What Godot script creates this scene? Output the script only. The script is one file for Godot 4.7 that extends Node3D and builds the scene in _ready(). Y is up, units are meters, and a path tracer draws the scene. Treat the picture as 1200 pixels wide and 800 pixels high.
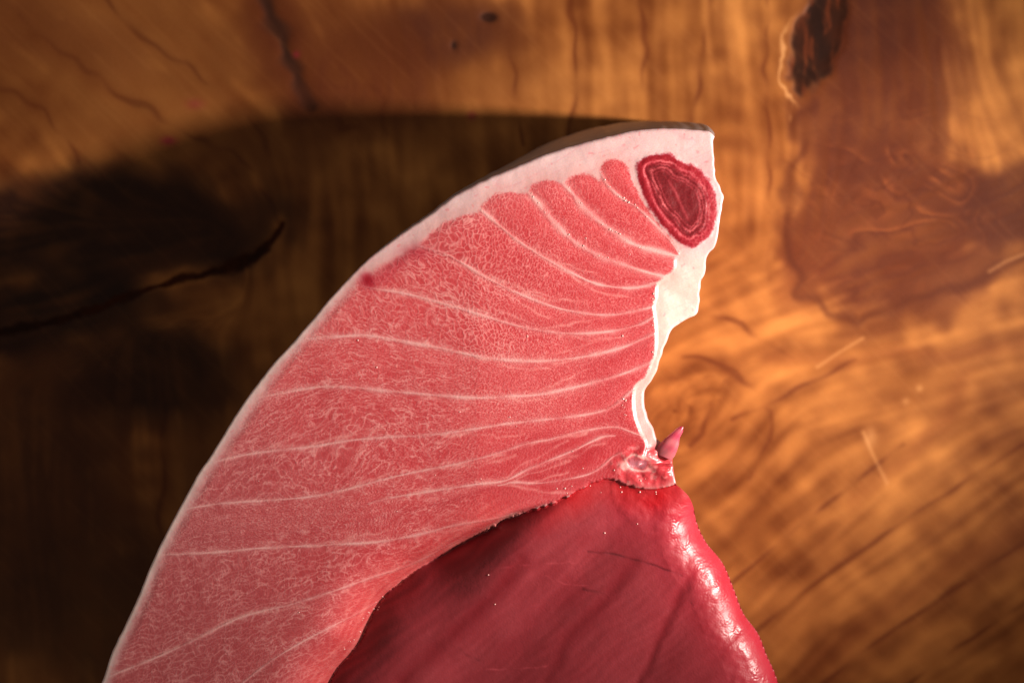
extends Node3D
# A cut of fatty tuna belly standing on a burled wooden board, lit by one lamp from the right.
# Plan coordinates («px») run right (x) and towards the viewer (y); 1 px = 0.4 mm on the cut face.

const S := 0.0004          # metres per px
const FACE := 0.11         # height of the cut face above the board
const EYE := 1.0           # camera above the cut face
const BW := 0.000444       # metres per px on the board plan

var light_energy := 1.9

# ---------------------------------------------------------------- outlines (px)
var outer_pts := [
	[837,155],[812,151.5],[779,150],[745,152.5],[715,159],[680,168],[641,180],[597,198],[560,214],[530,230],[505,249],[480,266],[462,279],[430,304],[400,334],[372,366],[343,400],[319,426],[300,450],[276,484],[241,540],[232,552],[200,610],[175,660],[160,697],[140,740],[127,767],[117,797],[102,840],[90,890],[84,950],[84,1010],
	[200,1014],[340,1012],[600,1014],[800,1012],[922,1008],
	[938,960],[940,900],[932,850],[915,797],[905,775],[895,750],[877,725],[865,695],[852,665],[832,640],[820,615],[815,596],[808,582],[800,574],[792,567],
	[791,560],[789,548],[789,534],[783,529],[775,520],[768,508],[760,490],[756,474],[757,456],[767,441],[775,418],[783,397],[791,383],[804,374],[817,369],[820,365],[821,346],[823,329],[827,322],[828,316],[829,303],[831,297],[838,289],[842,274],[844,256],[847,236],[846,222],[841,213],[837,195],[837,180],[836,164]]
var flesh_pts := [
	[704,198],[709,190],[720,187],[731,191],[738,203],[745,220],[757,242],[774,266],[788,283],[795,296],[790,303],[789,314],[778,324],[769,333],[768,346],[765,360],[767,376],[768,392],[767,412],[762,426],[757,438],[744,452],[741,468],[743,488],[749,506],[756,522],[745,548],[722,562],
	[693,566],[675,577],[650,588],[602,606],[585,615],[542,640],[510,660],[485,675],[460,695],[442,712],[427,740],[415,765],[387,800],[370,840],[350,900],[340,960],[336,1012],
	[94,1010],[94,950],[101,890],[112,842],[126,800],[138,768],[151,740],[171,697],[187,660],[213,610],[245,554],[290,488],[330,430],[357,400],[386,366],[412,338],
	[425,325],[442,316],[487,290],[494,284],[512,267],[537,254],[560,249],[566,240],[575,231],[594,225],[611,227],[619,224],[623,217],[635,212],[650,211],[659,216],[665,211],[676,204],[691,205],[703,213]]
var lean_pts := [
	[792,567],[788,569],[765,573],[738,570],[716,562],[693,566],[675,577],[650,588],[602,606],[585,615],[542,640],[510,660],[485,675],[460,695],[442,712],[427,740],[415,765],[387,800],[370,840],[350,900],[340,960],[336,1016],
	[600,1018],[800,1016],[926,1012],[942,960],[944,900],[936,850],[919,797],[909,775],[899,750],[881,725],[869,695],[856,665],[836,640],[824,615],[819,596],[812,582],[804,574]]
var dark_pts := [
	[746,196],[752,187],[762,183],[774,180],[788,182],[800,190],[812,194],[824,204],[833,215],[838,231],[840,247],[837,265],[832,275],[822,283],[812,289],[801,286],[786,274],[772,258],[761,242],[752,220]]
var crease_pts := [[792,567],[765,573],[738,570],[716,562],[693,566],[675,577],[650,588],[602,606],[585,615],[542,640],[510,660],[485,675],[460,695],[442,712],[427,740],[415,765],[387,800],[370,840],[350,900],[340,960],[336,1016]]
var shoulder_pts := [[770,571],[792,569],[804,574],[812,584],[820,615],[832,640],[852,665],[865,695],[877,725],[895,750],[905,775],[915,797],[932,850],[940,900],[938,960],[922,1012]]

# membranes between the muscle segments: points, visible from, visible to, width
var septa := [
	[[[690,150],[730,190],[760,215],[800,262]], 0, 0, 0.0],
	[[[698,190],[704,203],[713,218],[729,232],[749,245],[770,265],[788,285],[796,298]], 703, 795, 3.4],
	[[[648,202],[654,209],[662,217],[672,228],[681,240],[695,254],[716,269],[740,285],[767,293],[793,300]], 654, 791, 6.4],
	[[[612,219],[620,226],[631,238],[642,252],[657,268],[672,282],[695,296],[719,306],[762,320],[778,324]], 618, 776, 6.0],
	[[[552,238],[566,248],[597,274],[622,292],[650,309],[692,330],[717,336],[746,337],[771,331]], 563, 768, 3.6],
	[[[470,280],[487,287],[525,299],[575,328],[625,351],[667,364],[717,369],[764,360]], 487, 764, 3.4],
	[[[410,330],[433,337],[471,343],[525,357],[567,370],[608,382],[658,390],[708,389],[750,380],[768,370]], 433, 766, 3.2],
	[[[340,400],[358,397],[400,394],[428,393],[466,399],[512,407],[569,419],[600,422],[633,423],[683,418],[729,407],[767,391]], 356, 767, 4.2],
	[[[280,471],[300,466],[322,462],[356,456],[381,453],[412,454],[450,458],[500,462],[560,466],[600,464],[626,463],[663,456],[700,447],[730,438],[765,424]], 296, 764, 4.0],
	[[[245,543],[264,538],[300,531],[337,527],[375,522],[412,516],[459,512],[500,510],[560,502],[597,496],[635,492],[672,488],[700,483],[719,476],[740,458]], 256, 738, 3.2],
	[[[205,599],[256,591],[312,587],[359,583],[400,575],[469,557],[537,543],[583,531],[620,519],[644,515],[665,509],[706,501],[725,501],[745,508]], 212, 745, 2.6],
	[[[190,634],[260,622],[330,612],[400,600],[450,585],[484,579],[522,573],[560,567],[592,563],[616,551],[644,539],[672,528],[690,519],[710,511],[750,512]], 440, 715, 2.6],
	[[[190,642],[260,634],[330,626],[400,616],[450,604],[522,588],[592,566],[631,566],[661,562],[691,555],[705,547],[720,534],[750,525]], 592, 726, 2.6],
	[[[180,652],[200,651],[256,648],[294,644],[331,642],[400,638],[437,636],[475,630],[497,625],[531,616],[559,611],[590,606],[650,588]], 190, 600, 3.0],
	[[[110,802],[137,790],[175,775],[225,752],[275,727],[307,717],[337,710],[385,695],[437,678],[475,667],[503,654],[522,643],[600,606]], 132, 530, 3.0],
	[[[150,890],[240,838],[285,800],[325,770],[375,742],[427,718],[450,706],[520,660],[600,616]], 200, 440, 2.2],
	[[[150,960],[240,900],[300,856],[350,812],[400,770],[440,735],[520,690],[600,640]], 0, 0, 0.0]]

class Stroke:
	var p := PackedVector2Array()
	var lo := Vector2(1e9, 1e9)
	var hi := Vector2(-1e9, -1e9)
	func _init(pts: Array):
		for q in pts:
			var v := Vector2(q[0], q[1])
			p.append(v)
			lo = lo.min(v)
			hi = hi.max(v)
	func far(x: float, y: float) -> bool:
		return x < lo.x - 22.0 or y < lo.y - 22.0 or x > hi.x + 22.0 or y > hi.y + 22.0

var stroke_00 := Stroke.new([[815,672],[790,715],[772,760],[752,800],[735,850]])
var stroke_01 := Stroke.new([[742,662],[722,690],[690,725],[660,765],[640,805]])
var stroke_02 := Stroke.new([[672,690],[640,715],[600,760],[560,805]])
var stroke_03 := Stroke.new([[612,660],[585,695],[550,730],[500,775],[470,805]])
var stroke_04 := Stroke.new([[560,793],[600,790],[640,787]])
var stroke_05 := Stroke.new([[560,671],[612,664],[668,660]])
var stroke_06 := Stroke.new([[640,676],[662,686],[690,688]])
var stroke_07 := Stroke.new([[690,647],[720,651],[742,657],[770,664],[800,676]])
var stroke_08 := Stroke.new([[684,692],[708,699]])
var stroke_09 := Stroke.new([[536,764],[546,774],[560,780]])
var stroke_10 := Stroke.new([[432,332],[455,318],[487,292]])
var stroke_11 := Stroke.new([[948,120],[936,170],[927,230],[926,300],[938,340],[975,364],[1000,372],[1060,352],[1120,338],[1200,300]])
var stroke_12 := Stroke.new([[900,420],[980,424],[1080,418],[1200,398],[1320,370]])
var stroke_13 := Stroke.new([[1000,590],[1060,545],[1110,490],[1130,440]])
var stroke_14 := Stroke.new([[930,800],[1010,735],[1080,690],[1200,620]])
var stroke_15 := Stroke.new([[1012,506],[1022,530],[1040,566]])
var stroke_16 := Stroke.new([[958,430],[985,412],[1012,396]])
var stroke_17 := Stroke.new([[1160,318],[1180,306],[1205,296]])

var stroke_core := Stroke.new([[784,212],[792,226],[798,240],[806,256]])
var branches: Array[Stroke] = []
var oc: Curve2D
var fields := {}
const FX0 := 60.0
const FY0 := 110.0
const FSTEP := 3.0
const FNX := 304
const FNY := 306
var sep_y := []           # per septum: y at every integer x from 40
var sep_m := []           # its slope
var sep_all := PackedFloat32Array()
var sep_w := PackedFloat32Array()
var sep_a := PackedFloat32Array()
var sep_b := PackedFloat32Array()
var nz := {}
var out_poly: PackedVector2Array

func _ready():
	# ------------------------------------------------------------ camera, air, lamp, exposure
	var cam := Camera3D.new()
	cam.name = "camera"
	add_child(cam)
	cam.position = Vector3(0, FACE + EYE, 0)
	cam.rotation_degrees = Vector3(-90, 0, 0)
	var look := CameraAttributesPhysical.new()
	look.frustum_focal_length = 75.0
	look.exposure_aperture = 3.8
	look.frustum_focus_distance = EYE + 0.004
	look.frustum_far = 20.0
	look.frustum_near = 0.05
	cam.attributes = look
	cam.near = 0.05
	cam.far = 20.0
	cam.fov = rad_to_deg(2.0 * atan(400.0 * S / EYE))
	cam.current = true
	var around := WorldEnvironment.new()
	around.name = "room_air"
	var env := Environment.new()
	env.background_mode = Environment.BG_COLOR
	env.background_color = Color(0.50, 0.475, 0.44)
	env.tonemap_mode = Environment.TONE_MAPPER_LINEAR
	env.tonemap_exposure = 1.0
	env.sdfgi_enabled = true
	env.ssao_enabled = true
	env.ssil_enabled = true
	around.environment = env
	add_child(around)
	var lamp := SpotLight3D.new()
	lamp.name = "side_lamp"
	add_child(lamp)
	lamp.position = Vector3(0.72, 0.49, -0.022)
	lamp.look_at(Vector3(0.09, 0.09, -0.04), Vector3.UP)
	lamp.light_color = Color(1.0, 0.955, 0.91)
	lamp.light_energy = light_energy
	lamp.light_size = 0.028
	lamp.spot_angle = 21.5
	lamp.spot_angle_attenuation = 1.0
	lamp.spot_range = 6.0
	lamp.spot_attenuation = 2.0
	lamp.shadow_enabled = true

	prepare()
	lay_grain()
	var dice := RandomNumberGenerator.new()
	dice.seed = 9
	for i in 44:
		var k := dice.randi_range(4, 14)
		var from: float = lerpf(septa[k][1], minf(septa[k][2], 640.0), dice.randf())
		var long := dice.randf_range(35.0, 110.0)
		var lean := dice.randf_range(0.08, 0.38) * (1.0 if dice.randf() < 0.55 else -1.0)
		var pts := []
		for j in 7:
			var t := j / 6.0
			var px := from + long * t
			pts.append([px, sep_y[k][clampi(int(px) - 40, 0, 939)] + lean * long * t * (1.0 - 0.35 * t) + 3.0 * nz.a.get_noise_2d(px * 0.03, i * 7.0)])
		branches.append(Stroke.new(pts))
	build_board()
	build_tuna()

# ================================================================ helpers
func noise(seed_: int, freq: float, kind := FastNoiseLite.TYPE_SIMPLEX_SMOOTH, oct := 1) -> FastNoiseLite:
	var n := FastNoiseLite.new()
	n.seed = seed_
	n.frequency = freq
	n.noise_type = kind
	n.fractal_type = FastNoiseLite.FRACTAL_FBM if oct > 1 else FastNoiseLite.FRACTAL_NONE
	n.fractal_octaves = oct
	return n

func cells(seed_: int) -> FastNoiseLite:
	var n := noise(seed_, 1.0, FastNoiseLite.TYPE_CELLULAR)
	n.cellular_return_type = FastNoiseLite.RETURN_DISTANCE2_SUB
	n.cellular_distance_function = FastNoiseLite.DISTANCE_EUCLIDEAN
	n.cellular_jitter = 1.0
	return n

func curve(pts: Array, closed: bool) -> Curve2D:
	var c := Curve2D.new()
	c.bake_interval = 2.5
	var n := pts.size()
	for i in n + (1 if closed else 0):
		var p := Vector2(pts[i % n][0], pts[i % n][1])
		var a: Array = pts[(i + n - 1) % n] if closed or i > 0 else pts[i]
		var b: Array = pts[(i + 1) % n] if closed or i < n - 1 else pts[i]
		var t := (Vector2(b[0], b[1]) - Vector2(a[0], a[1])) / 6.0
		var before := p.distance_to(Vector2(a[0], a[1]))
		var after := p.distance_to(Vector2(b[0], b[1]))
		c.add_point(p, -t.limit_length(before * 0.4), t.limit_length(after * 0.4))
	c.get_baked_points()
	return c

func spread(count: int, job: Callable):
	var id := WorkerThreadPool.add_group_task(job, count, -1, true)
	WorkerThreadPool.wait_for_group_task_completion(id)

func prepare():
	nz.a = noise(11, 1.0)
	nz.b = noise(23, 1.0)
	nz.c = noise(37, 1.0, FastNoiseLite.TYPE_SIMPLEX_SMOOTH, 3)
	nz.d = noise(41, 1.0)
	nz.cell = cells(5)
	nz.cell2 = cells(9)
	nz.ridge = noise(61, 1.0, FastNoiseLite.TYPE_SIMPLEX_SMOOTH, 2)
	var smooth := curve(outer_pts, true).get_baked_points()
	var ragged := []
	var gone := 0.0
	for i in smooth.size() - 1:
		gone += smooth[i].distance_to(smooth[(i + 1) % smooth.size()])
		if gone < 6.0:
			continue
		gone = 0.0
		var p := smooth[i]
		var t := (smooth[(i + 1) % smooth.size()] - p).normalized()
		var rough := 0.32 + 0.8 * ss(740.0, 770.0, p.x) * ss(570.0, 540.0, p.y) * ss(165.0, 200.0, p.y)
		if p.x > 790.0 and p.y > 562.0:
			rough = 0.0
		p += Vector2(-t.y, t.x) * rough * (nz.a.get_noise_2d(p.x * 0.09, p.y * 0.09) + 0.6 * nz.b.get_noise_2d(p.x * 0.25, p.y * 0.25))
		ragged.append([p.x, p.y])
	oc = curve(ragged, true)
	out_poly = oc.get_baked_points()
	var todo := {"out": [oc, true], "flesh": [curve(flesh_pts, true), true], "lean": [curve(lean_pts, true), true], "dark": [curve(dark_pts, true), true], "crease": [curve(crease_pts, false), false], "shoulder": [curve(shoulder_pts, false), false]}
	for key in todo:
		var c: Curve2D = todo[key][0]
		var closed: bool = todo[key][1]
		var poly := c.get_baked_points()
		var lines := []
		lines.resize(FNY)
		spread(FNY, func(j: int):
			var l := PackedFloat32Array()
			l.resize(FNX)
			for i in FNX:
				var p := Vector2(FX0 + i * FSTEP, FY0 + j * FSTEP)
				var d := p.distance_to(c.get_closest_point(p))
				if closed and not Geometry2D.is_point_in_polygon(p, poly):
					d = -d
				l[i] = d
			lines[j] = l)
		var f := PackedFloat32Array()
		for l in lines:
			f.append_array(l)
		# a lone point whose side disagrees with its neighbours was misjudged
		for j in range(1, FNY - 1):
			for i in range(1, FNX - 1):
				var q := j * FNX + i
				if absf(f[q]) > 1.0 and f[q] * f[q - 1] < 0.0 and f[q] * f[q + 1] < 0.0 and f[q] * f[q - FNX] < 0.0 and f[q] * f[q + FNX] < 0.0:
					f[q] = -f[q]
		fields[key] = f
	for s in septa:
		var ys := PackedFloat32Array()
		var ms := PackedFloat32Array()
		ys.resize(940)
		ms.resize(940)
		var pts: Array = s[0]
		for i in 940:
			ys[i] = through(pts, 40.0 + i)
		for i in 940:
			ms[i] = (ys[mini(i + 2, 939)] - ys[maxi(i - 2, 0)]) / float(mini(i + 2, 939) - maxi(i - 2, 0))
		sep_y.append(ys)
		sep_m.append(ms)
	for k in range(1, septa.size()):
		for i in 940:
			sep_y[k][i] = maxf(sep_y[k][i], sep_y[k - 1][i] + 4.0)
	for k in septa.size():
		sep_all.append_array(sep_y[k])
		sep_a.append(septa[k][1])
		sep_b.append(septa[k][2])
		sep_w.append(septa[k][3])

func through(pts: Array, x: float) -> float:
	var n := pts.size()
	if x <= pts[0][0]:
		var m: float = clampf((pts[1][1] - pts[0][1]) / float(pts[1][0] - pts[0][0]), -0.9, 0.9)
		return pts[0][1] + m * (x - pts[0][0])
	if x >= pts[n - 1][0]:
		var m: float = clampf((pts[n - 1][1] - pts[n - 2][1]) / float(pts[n - 1][0] - pts[n - 2][0]), -0.9, 0.9)
		return pts[n - 1][1] + m * (x - pts[n - 1][0])
	for i in n - 1:
		if x < pts[i + 1][0]:
			var p0: Array = pts[maxi(i - 1, 0)]
			var p1: Array = pts[i]
			var p2: Array = pts[i + 1]
			var p3: Array = pts[mini(i + 2, n - 1)]
			var w: float = p2[0] - p1[0]
			var m1: float = (p2[1] - p0[1]) / float(p2[0] - p0[0]) * w
			var m2: float = (p3[1] - p1[1]) / float(p3[0] - p1[0]) * w
			var t: float = (x - p1[0]) / w
			var t2 := t * t
			var t3 := t2 * t
			return (2 * t3 - 3 * t2 + 1) * p1[1] + (t3 - 2 * t2 + t) * m1 + (-2 * t3 + 3 * t2) * p2[1] + (t3 - t2) * m2
	return pts[n - 1][1]

func fld(f: PackedFloat32Array, x: float, y: float) -> float:
	var u := clampf((x - FX0) / FSTEP, 0.0, FNX - 1.001)
	var v := clampf((y - FY0) / FSTEP, 0.0, FNY - 1.001)
	var i := int(u)
	var j := int(v)
	u -= i
	v -= j
	var k := j * FNX + i
	return lerpf(lerpf(f[k], f[k + 1], u), lerpf(f[k + FNX], f[k + FNX + 1], u), v)

func lean_in(x: float, y: float) -> float:
	var d := fld(fields.lean, x, y)
	if absf(d) < 8.0 and x < 745.0:
		d += 1.5 * nz.a.get_noise_2d(x * 0.055, y * 0.055) + 0.9 * nz.b.get_noise_2d(x * 0.14, y * 0.14)
	return d

func ss(a: float, b: float, x: float) -> float:
	var t := clampf((x - a) / (b - a), 0.0, 1.0)
	return t * t * (3.0 - 2.0 * t)

func bump(x: float, w: float) -> float:
	return exp(-x * x / (w * w))

func line(px: float, py: float, s: Stroke) -> float:
	if s.far(px, py):
		return 1e4
	var q := Vector2(px, py)
	var d := 1e9
	for i in s.p.size() - 1:
		d = minf(d, q.distance_squared_to(Geometry2D.get_closest_point_to_segment(q, s.p[i], s.p[i + 1])))
	return sqrt(d)

func at(x: float, y: float, h: float) -> Vector3:
	return Vector3((x - 600.0) * S, FACE + h * S, (y - 400.0) * S)

# ================================================================ the cut face
# where a point lies among the membranes: [segment, share of the way down it, distance to the nearest visible membrane, its number, its width]
func among(x: float, y: float) -> Array:
	var i := clampi(int(x) - 40, 0, 938)
	var fx := clampf(x - 40.0 - i, 0.0, 1.0)
	var k := 0
	var above := -1e9
	var below := 1e9
	var n := septa.size()
	var near := 1e9
	var which := -1
	var wide := 0.0
	for s in n:
		var sy: float = sep_all[s * 940 + i]
		sy += (sep_all[s * 940 + i + 1] - sy) * fx
		if sy <= y:
			k = s
			above = sy
		elif below > 1e8:
			below = sy
		var gap := absf(sy - y)
		if gap < 16.0 and sep_w[s] > 0.0 and x > sep_a[s] - 12.0 and x < sep_b[s] + 8.0:
			var m: float = sep_m[s][i]
			var d := gap / sqrt(1.0 + m * m)
			if d < near:
				var fade := minf(ss(sep_a[s] - 12.0, sep_a[s] + 10.0, x), 1.0 - ss(sep_b[s] - 4.0, sep_b[s] + 8.0, x))
				if fade > 0.05:
					near = d
					which = s
					wide = sep_w[s] * (0.35 + 0.65 * fade)
		if sy > y + 16.0:
			break
	if above < -1e8:
		above = below - 40.0
	if below > 1e8:
		below = above + 45.0
	return [k, clampf((y - above) / maxf(below - above, 1.0), 0.0, 1.0), near, which, wide, below - above]

func height(x: float, y: float) -> float:
	var dl := lean_in(x, y)
	var dc := fld(fields.crease, x, y)
	var low: FastNoiseLite = nz.c
	var deep := ss(690.0, 500.0, x)                    # how far the seam gapes: closed at the vein, open below
	var seam := -3.0 - 60.0 * deep
	if dl > 0.0:
		var ds := fld(fields.shoulder, x, y)
		var crest := -3.0 - 0.06 * maxf(y - 570.0, 0.0)
		var h := crest - 0.085 * minf(ds, 420.0) * ss(0.0, 130.0, dc) - 1.0 + 2.5 * low.get_noise_2d(x * 0.004, y * 0.004)
		var reach := 6.0 + 108.0 * deep
		var q := clampf(dc / reach, 0.0, 1.0)
		h = lerpf(seam, h, 1.0 - pow(1.0 - q, 2.0))
		var r := 54.0
		if ds < r:
			var e := 1.0 - maxf(ds, 0.0) / r
			h -= r * 0.95 * (1.0 - sqrt(maxf(1.0 - e * e * 0.94, 0.0))) * ss(560.0, 640.0, y + 0.4 * (x - 790.0))
			h += 2.0 * low.get_noise_2d(x * 0.025, y * 0.025) * bump(ds - 28.0, 30.0)
		# the diagonal grooves between its muscle layers
		h += groove(x, y) * -1.5
		h += 0.25 * low.get_noise_2d(x * 0.02, y * 0.02)
		return h
	var h2 := 1.6 * low.get_noise_2d(x * 0.004 + 7.0, y * 0.004)
	h2 -= 0.045 * maxf(560.0 - x, 0.0)
	var dof := fld(fields.out, x, y)
	var df := fld(fields.flesh, x, y)
	# the lip towards the seam
	var wide := 6.0 + 62.0 * ss(600.0, 420.0, x) + 14.0 * deep
	var q2 := clampf(dc / wide, 0.0, 1.0)
	h2 += (seam - 0.0) * pow(1.0 - q2, 3.2) * (0.3 + 0.7 * ss(720.0, 560.0, x))
	var m := among(x, y)
	if df > 0.0:
		var rise := ss(0.0, 8.0, df)
		h2 += rise * (0.8 * sin(PI * m[1]) * ss(10.0, 40.0, m[5]))
		if m[3] >= 0 and m[4] > 0.0:
			h2 += rise * (0.22 * bump(m[2], m[4] * 0.6) - 0.12 * bump(m[2] - m[4] * 0.9, m[4] * 0.6))
	else:
		# the rind by the belly cavity slopes away; elsewhere the fat lies level with the flesh
		if x > 730.0 and y > 278.0 and y < 545.0:
			var a := ss(278.0, 325.0, y)
			h2 -= a * (1.8 * ss(0.0, 3.0, -df) + 0.24 * -df)
		h2 += 0.5 * low.get_noise_2d(x * 0.03, y * 0.03)
	var dd := fld(fields.dark, x, y)
	if dd > -4.0:
		h2 += 1.2 * ss(-4.0, 5.0, dd) - 0.7 * bump(dd - 9.5, 1.6) - 0.5 * bump(dd - 17.0, 1.6) + 0.5 * low.get_noise_2d(x * 0.08, y * 0.08)
	# the knot of vein and sinew at the end of the cavity
	var kx := x - 757.0
	var ky := y - 545.0
	var kk := (kx / 36.0) * (kx / 36.0) + (ky / 24.0) * (ky / 24.0)
	if kk < 1.6:
		var on := (1.0 - ss(0.6, 1.6, kk)) * ss(0.0, 7.0, dc)
		h2 += on * (3.2 * low.get_noise_2d(x * 0.03 + 3.0, y * 0.04))
		var ring := Vector2((x - 749.0) / 17.0, (y - 543.0) / 9.0).length()
		h2 += on * 1.5 * bump(ring - 1.0, 0.34) * ss(778.0, 752.0, x) - on * 2.0 * (1.0 - ss(0.3, 0.85, ring))
		h2 += on * 3.0 * bump(Vector2((x - 779.0) / 11.0, (y - 556.0) / 9.0).length(), 0.9) + 2.0 * bump(Vector2((x - 768.0) / 8.0, (y - 541.0) / 7.0).length(), 0.9)
	# rounded rim
	var rim := 4.5 - 2.2 * ss(560.0, 400.0, x) - 2.4 * ss(735.0, 765.0, x) * ss(160.0, 175.0, y)
	if dof < rim:
		var e2 := 1.0 - maxf(dof, 0.0) / rim
		h2 -= rim * 0.8 * (1.0 - sqrt(maxf(1.0 - e2 * e2 * 0.98, 0.0)))
	return h2

func groove(x: float, y: float) -> float:
	var w: float = 6.0 * nz.c.get_noise_2d(x * 0.012, y * 0.012)
	var g := 0.9 * bump(line(x + w, y, stroke_00), 6.5) * ss(660.0, 690.0, y)
	g += 0.8 * bump(line(x + w, y, stroke_01), 9.0)
	g += 0.35 * bump(line(x + w, y, stroke_02), 11.0)
	g += 0.9 * bump(line(x + w, y, stroke_03), 9.0)
	return minf(g, 1.0)

# colour (sRGB) with height in .a is kept apart: returns [r, g, b, bump, roughness]
func face(x: float, y: float, out: PackedFloat32Array):
	var na: FastNoiseLite = nz.a
	var nb: FastNoiseLite = nz.b
	var nc: FastNoiseLite = nz.c
	var nd: FastNoiseLite = nz.d
	var dl := lean_in(x, y)
	var r: float
	var g: float
	var b: float
	var hgt := 0.5
	var rough := 0.42
	var fine := nd.get_noise_2d(x * 0.35, y * 0.35)
	var mid := nc.get_noise_2d(x * 0.02, y * 0.02)
	if dl > 0.0:
		# lean meat: deep red, darker in its grooves, fibres along the diagonal
		var u := (x * 0.80 - y * 0.60)
		var t := (x * 0.60 + y * 0.80)
		var warp := 4.0 * nb.get_noise_2d(x * 0.012, y * 0.012)
		var fib := nb.get_noise_2d((u + warp) * 0.012, (t + warp) * 0.10)
		var layer := nc.get_noise_2d((t + 6.0 * warp) * 0.003 + 9.0, u * 0.0 + (x * 0.81 + y * 0.58) * 0.016)
		var dcr := fld(fields.crease, x, y)
		r = 138.0 + 20.0 * layer + 5.0 * fib
		g = 37.0 + 14.0 * layer + 4.0 * fib
		b = 46.0 + 14.0 * layer + 4.0 * fib
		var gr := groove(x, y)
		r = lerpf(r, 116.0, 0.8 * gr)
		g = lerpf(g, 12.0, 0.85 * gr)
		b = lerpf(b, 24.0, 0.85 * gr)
		# top edge and shoulder are redder
		var ds := fld(fields.shoulder, x, y)
		var edge := bump(ds, 60.0) * 0.9
		r = lerpf(r, 172.0, edge)
		g = lerpf(g, 34.0, edge * 0.8)
		b = lerpf(b, 54.0, edge * 0.8)
		var top := (1.0 - ss(4.0, 42.0, dcr)) * ss(560.0, 680.0, x)
		r = lerpf(r, 168.0, top)
		g = lerpf(g, 22.0 + 18.0 * mid, top)
		b = lerpf(b, 30.0 + 16.0 * mid, top)
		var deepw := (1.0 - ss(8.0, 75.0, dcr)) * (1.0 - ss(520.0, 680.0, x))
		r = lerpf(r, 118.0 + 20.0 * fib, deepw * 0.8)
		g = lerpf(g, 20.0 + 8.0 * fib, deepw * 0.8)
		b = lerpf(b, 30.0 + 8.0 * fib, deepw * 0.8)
		# pale thread-like fibres and small nicks
		var thread := 0.3 * bump(nb.get_noise_2d(u * 0.004 + 4.0, t * 0.03), 0.03) * ss(0.05, 0.4, nc.get_noise_2d(x * 0.008, y * 0.008 + 30.0))
		thread += 0.8 * bump(line(x, y + 2.0 * mid, stroke_04), 1.3) + 0.5 * bump(line(x, y + 3.0 * mid, stroke_05), 1.1) + 0.5 * bump(line(x, y + 3.0 * mid, stroke_06), 1.0)
		thread *= 0.55 + 0.9 * nb.get_noise_2d(x * 0.06, y * 0.06 + 20.0)
		r += 34.0 * thread
		g += 26.0 * thread
		b += 26.0 * thread
		var nick := bump(line(x, y + 2.0 * mid, stroke_07), 1.5) + 0.8 * bump(line(x, y + 2.0 * mid, stroke_08), 1.5) + 0.7 * bump(line(x, y, stroke_09), 1.5)
		nick *= 0.5 + 0.5 * nb.get_noise_2d(x * 0.05 + 60.0, y * 0.05)
		r -= 48.0 * nick
		g -= 24.0 * nick
		b -= 24.0 * nick
		hgt = 0.5 + 0.10 * fib + 0.05 * fine + 0.06 * thread - 0.16 * nick + 0.10 * nc.get_noise_2d(x * 0.09, y * 0.09)
		var wet := bump(ds - 22.0, 20.0) * (0.45 + 0.55 * ss(-0.35, 0.35, nc.get_noise_2d(x * 0.022 + 33.0, y * 0.022)))
		hgt += wet * (0.07 * nc.get_noise_2d(x * 0.08, y * 0.08) + 0.22 * nd.get_noise_2d(x * 0.24 + 40.0, y * 0.24) * ss(-0.3, 0.4, nb.get_noise_2d(x * 0.06, y * 0.06)))
		rough = 0.48 - 0.12 * wet + 0.10 * mid
	else:
		var df := fld(fields.flesh, x, y)
		var dof := fld(fields.out, x, y)
		# fat
		var fr := 203.0 + 6.0 * mid + 3.0 * fine
		var fg := 168.0 + 10.0 * mid + 4.0 * fine
		var fb := 168.0 + 9.0 * mid + 4.0 * fine
		if x > 735.0 and y > 280.0:
			var warm := ss(280.0, 330.0, y)
			fg += 2.0 * warm
			fr -= 2.0 * warm
			fb -= 8.0 * warm
			var pinker := ss(430.0, 500.0, y)
			fg -= 26.0 * pinker
			fb -= 20.0 * pinker
		var layer_ := bump(nb.get_noise_2d(x * 0.008 + 21.0, (y + 0.45 * x) * 0.045), 0.09) * (0.4 + 0.6 * nc.get_noise_2d(x * 0.04, y * 0.04 + 8.0))
		fg -= 16.0 * layer_
		fb -= 12.0 * layer_
		var speck := ss(0.70, 0.85, nd.get_noise_2d(x * 0.11 + 70.0, y * 0.11)) * 0.35
		fg = lerpf(fg, 96.0, speck)
		fb = lerpf(fb, 104.0, speck)
		# the fat blushes towards the flesh
		var blush := bump(minf(df, 0.0) + 0.0, 11.0) * 0.55 + 0.10 + 0.12 * nc.get_noise_2d(x * 0.03 + 5.0, y * 0.03)
		fg = lerpf(fg, 128.0, blush * 0.6)
		fb = lerpf(fb, 122.0, blush * 0.6)
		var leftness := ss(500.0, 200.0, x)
		var m := among(x, y)
		var k: int = m[0]
		var v: float = m[1]
		var band: float = m[5]
		# coordinates that follow the membranes
		var along := x
		var across: float = (k + v) * 46.0
		if k <= 4:
			along = x * 0.7 + y * 0.7
		var w1 := na.get_noise_2d(along * 0.035, across * 0.05)
		var w2 := nb.get_noise_2d(along * 0.035 + 80.0, across * 0.05)
		var w3 := na.get_noise_2d(along * 0.11 + 200.0, across * 0.14)
		var chev := 0.0
		if k >= 9 and k <= 13:
			chev = ss(560.0, 400.0, x) * (absf(v - 0.5) * 46.0 * (1.0 if k % 2 == 1 else 0.6) - 0.30 * along)
		elif k >= 7:
			chev = 0.16 * along * (v - 0.4)
		var ca := along + 4.5 * w1 + 1.8 * w3
		var cb := across + 3.6 * w2 + 1.4 * w3
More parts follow.
